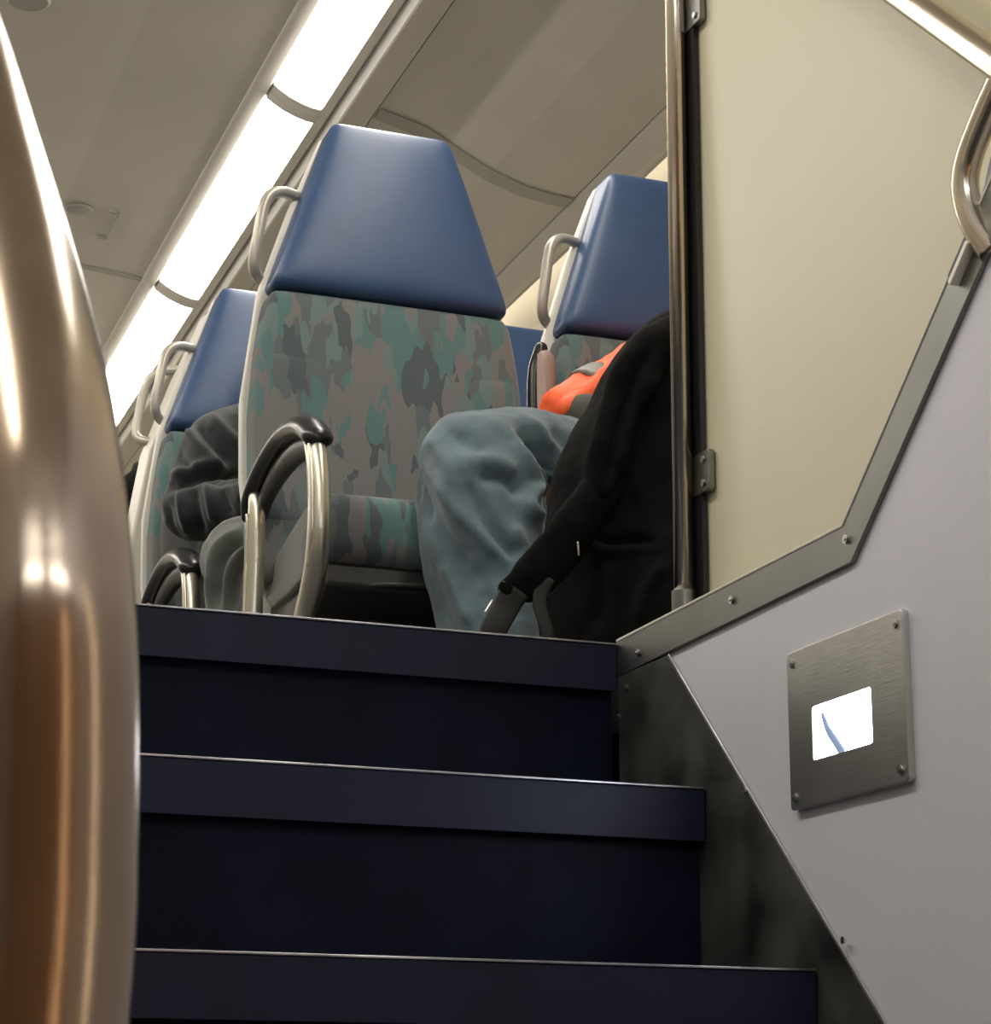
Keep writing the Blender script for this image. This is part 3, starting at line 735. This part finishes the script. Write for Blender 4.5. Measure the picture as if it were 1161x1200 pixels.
def f(bm):
    tube(bm, [Vector((.05, 1.9, .48)), Vector((.05, 1.88, .62)), Vector((.05, 1.84, .74)), Vector((.06, 1.79, .85))], [.16, .165, .15, .08], n=24, sm=6, flat=.85, up=(1, 0, 0))
    tube(bm, [Vector((.02, 1.82, .77)), sR, sR.lerp(eR, .5), eR], [.09, .076, .072, .065], n=18, sm=6, rnd=True)
    tube(bm, [eR, eR.lerp(wR, .5), wR], [.062, .056, .045], n=18, sm=6, rnd=True)
    tube(bm, [Vector((.08, 1.82, .77)), sL, sL.lerp(eL, .5), eL, wL], [.09, .07, .062, .058, .044], n=18, sm=6, rnd=True)
    ball(bm, A(290, 560, 1.86), .14)
jk = soft('jacket', sh(f, O2), M['jacket'], p2, voxel=.006, it=12, disp=((.09, .016),))
sculpt(jk, O2, [
    ([(184, 572), (207, 566), (237, 557), (257, 561), (292, 553)], -.020, 6), ([(190, 560), (215, 553), (240, 545), (262, 549)], .012, 6),
    ([(217, 500), (236, 525), (262, 552)], .014, 6), ([(228, 495), (250, 520), (272, 545)], -.012, 6), ([(245, 485), (268, 510), (292, 530)], .010, 7),
    ([(202, 515), (212, 535), (226, 553)], -.010, 5),
    ([(211, 575), (214, 600), (222, 628)], .012, 5), ([(226, 570), (230, 600), (238, 628)], -.012, 5), ([(243, 566), (247, 590), (252, 612)], .012, 5),
    ([(258, 570), (264, 590), (270, 604)], -.010, 5), ([(276, 566), (282, 590)], .008, 5), ([(196, 590), (200, 615), (210, 635)], -.008, 5)])
def f(bm):
    for x, k, a in ((-.03, kR, aR), (.13, kL, aL)):
        h = Vector((x, 1.9, .47)); tube(bm, [h, h.lerp(k, .5), k, k.lerp(a, .3), a], [.10, .088, .074, .078, .068], n=18, sm=6)
    ball(bm, (.05, 1.92, .47), .14, (1.15, .8, .8))
tz_ = soft('trousers', sh(f, O2), M['trouser'], p2, voxel=.0055, it=8, disp=((.07, .010),))
sculpt(tz_, O2, [
    ([(245, 710), (248, 663), (257, 639), (283, 620)], .012, 5), ([(254, 710), (257, 666), (269, 645), (292, 632)], -.016, 5),
    ([(265, 710), (269, 670), (281, 648), (296, 640)], .014, 5), ([(276, 710), (279, 676), (292, 658)], -.014, 5), ([(286, 710), (289, 685), (298, 672)], .010, 5)])
for a in (aR, aL):
    def f(bm, a=a): shoe(bm, (a.x, a.y, 0), (0, -1, 0))
    soft('shoe', sh(f, O2), M['shoe'], p2, voxel=.006, it=2, disp=())

# ------------------------------------------------------------------ bags
OB = Vector((.25, .36, 0))
bp = empty('backpack', tuple(OB)); tag(bp, 'large black backpack standing on the floor behind the pole, hip belt hanging out', 'backpack')
YB = .36
def f(bm):
    tube(bm, [(.205, .36, .0), (.205, .36, .12), (.225, .365, .26), (.275, .37, .38), (.335, .375, .48), (.375, .38, .545)],
         [.15, .160, .170, .165, .155, .11], n=28, sm=6, flat=.80, up=(1, 0, 0), rnd=True)
    tube(bm, [A(800, 384, .285), A(762, 408, .27), A(736, 455, .262), A(716, 520, .255), A(702, 575, .25)], [.024, .030, .030, .026, .018], n=12, sm=6, rnd=True)
    tube(bm, [(.225, .25, .02), (.235, .245, .12), (.25, .25, .22)], [.11, .115, .10], n=20, sm=5, flat=.55, up=(1, 0, 0), rnd=True)
bb = soft('bag_body', sh(f, OB), M['black'], bp, voxel=.006, it=10, disp=((.10, .016), (.04, .004)))
sculpt(bb, OB, [
    ([(748, 395), (722, 440), (704, 500), (690, 560), (684, 606)], .008, 8), ([(765, 405), (742, 450), (724, 510), (712, 570)], -.012, 7),
    ([(775, 430), (752, 480), (744, 540), (750, 600)], .009, 7), ([(672, 618), (710, 634), (765, 632)], -.012, 4), ([(672, 628), (710, 645), (765, 643)], .008, 5),
    ([(782, 660), (760, 690), (748, 735)], .010, 8), ([(700, 650), (704, 690), (698, 735)], -.008, 7)])
def f(bm):
    tube(bm, [A(715, 560, .26), A(680, 610, .25), A(650, 650, .24), A(620, 680, .235), A(598, 692, .23)], [.030, .036, .034, .030, .020], n=16, sm=5, flat=.45, up=(.3, 0, 1), rnd=True)
soft('hip_belt', sh(f, OB), M['black'], bp, voxel=.005, it=3, disp=((.04, .006),))
bm = bmesh.new(); tube(bm, [A(604, 690, .225)-OB, A(592, 712, .225)-OB, A(578, 738, .22)-OB, A(570, 775, .22)-OB], [.020, .018, .018, .016], n=10, sm=5, flat=.18, up=(1, 0, .3)); link('hanging_strap', bm, M['webbing'], bp, smooth=True)
bm = bmesh.new(); tube(bm, [A(640, 676, .228)-OB, A(632, 705, .225)-OB, A(641, 740, .22)-OB, A(645, 770, .22)-OB], [.012, .010, .009, .009], n=10, sm=5, flat=.2, up=(1, 0, .1)); link('hanging_strap', bm, M['webbing'], bp, smooth=True)
bm = bmesh.new(); tube(bm, [A(577, 704, .212)-OB, A(569, 717, .212)-OB], .0018, n=8, sm=2, rnd=True); link('strap_buckle', bm, M['screw'], bp, smooth=True)
bm = bmesh.new(); tube(bm, [A(677, 636, .200)-OB, A(678, 650, .200)-OB], .0014, n=8, sm=2, rnd=True); link('zip_pull', bm, M['screw'], bp, smooth=True)

q = A(156, 640, 3.05); OC = Vector((q.x+.03, 3.05, 0))
tb = empty('travel_bag', tuple(OC)); tag(tb, 'soft black bag in the aisle behind the dark-jacketed person, beside the handrail', 'bag')
tz = A(176, 552, 3.05).z
def f(bm):
    tube(bm, [(0, 0, .0), (0, 0, .2), (.0, 0, tz-.16), (.01, 0, tz-.09)], [.12, .13, .13, .10], n=24, sm=6, flat=.8, up=(1, 0, 0), rnd=True)
soft('bag_body', f, M['black'], tb, voxel=.008, it=4, disp=((.08, .02),))
bm = bmesh.new(); tube(bm, [(-.04, 0, tz-.02), (-.03, 0, tz+.015), (.03, 0, tz+.015), (.04, 0, tz-.02)], .007, n=10, sm=5); link('carry_handle', bm, M['webbing'], tb, smooth=True)
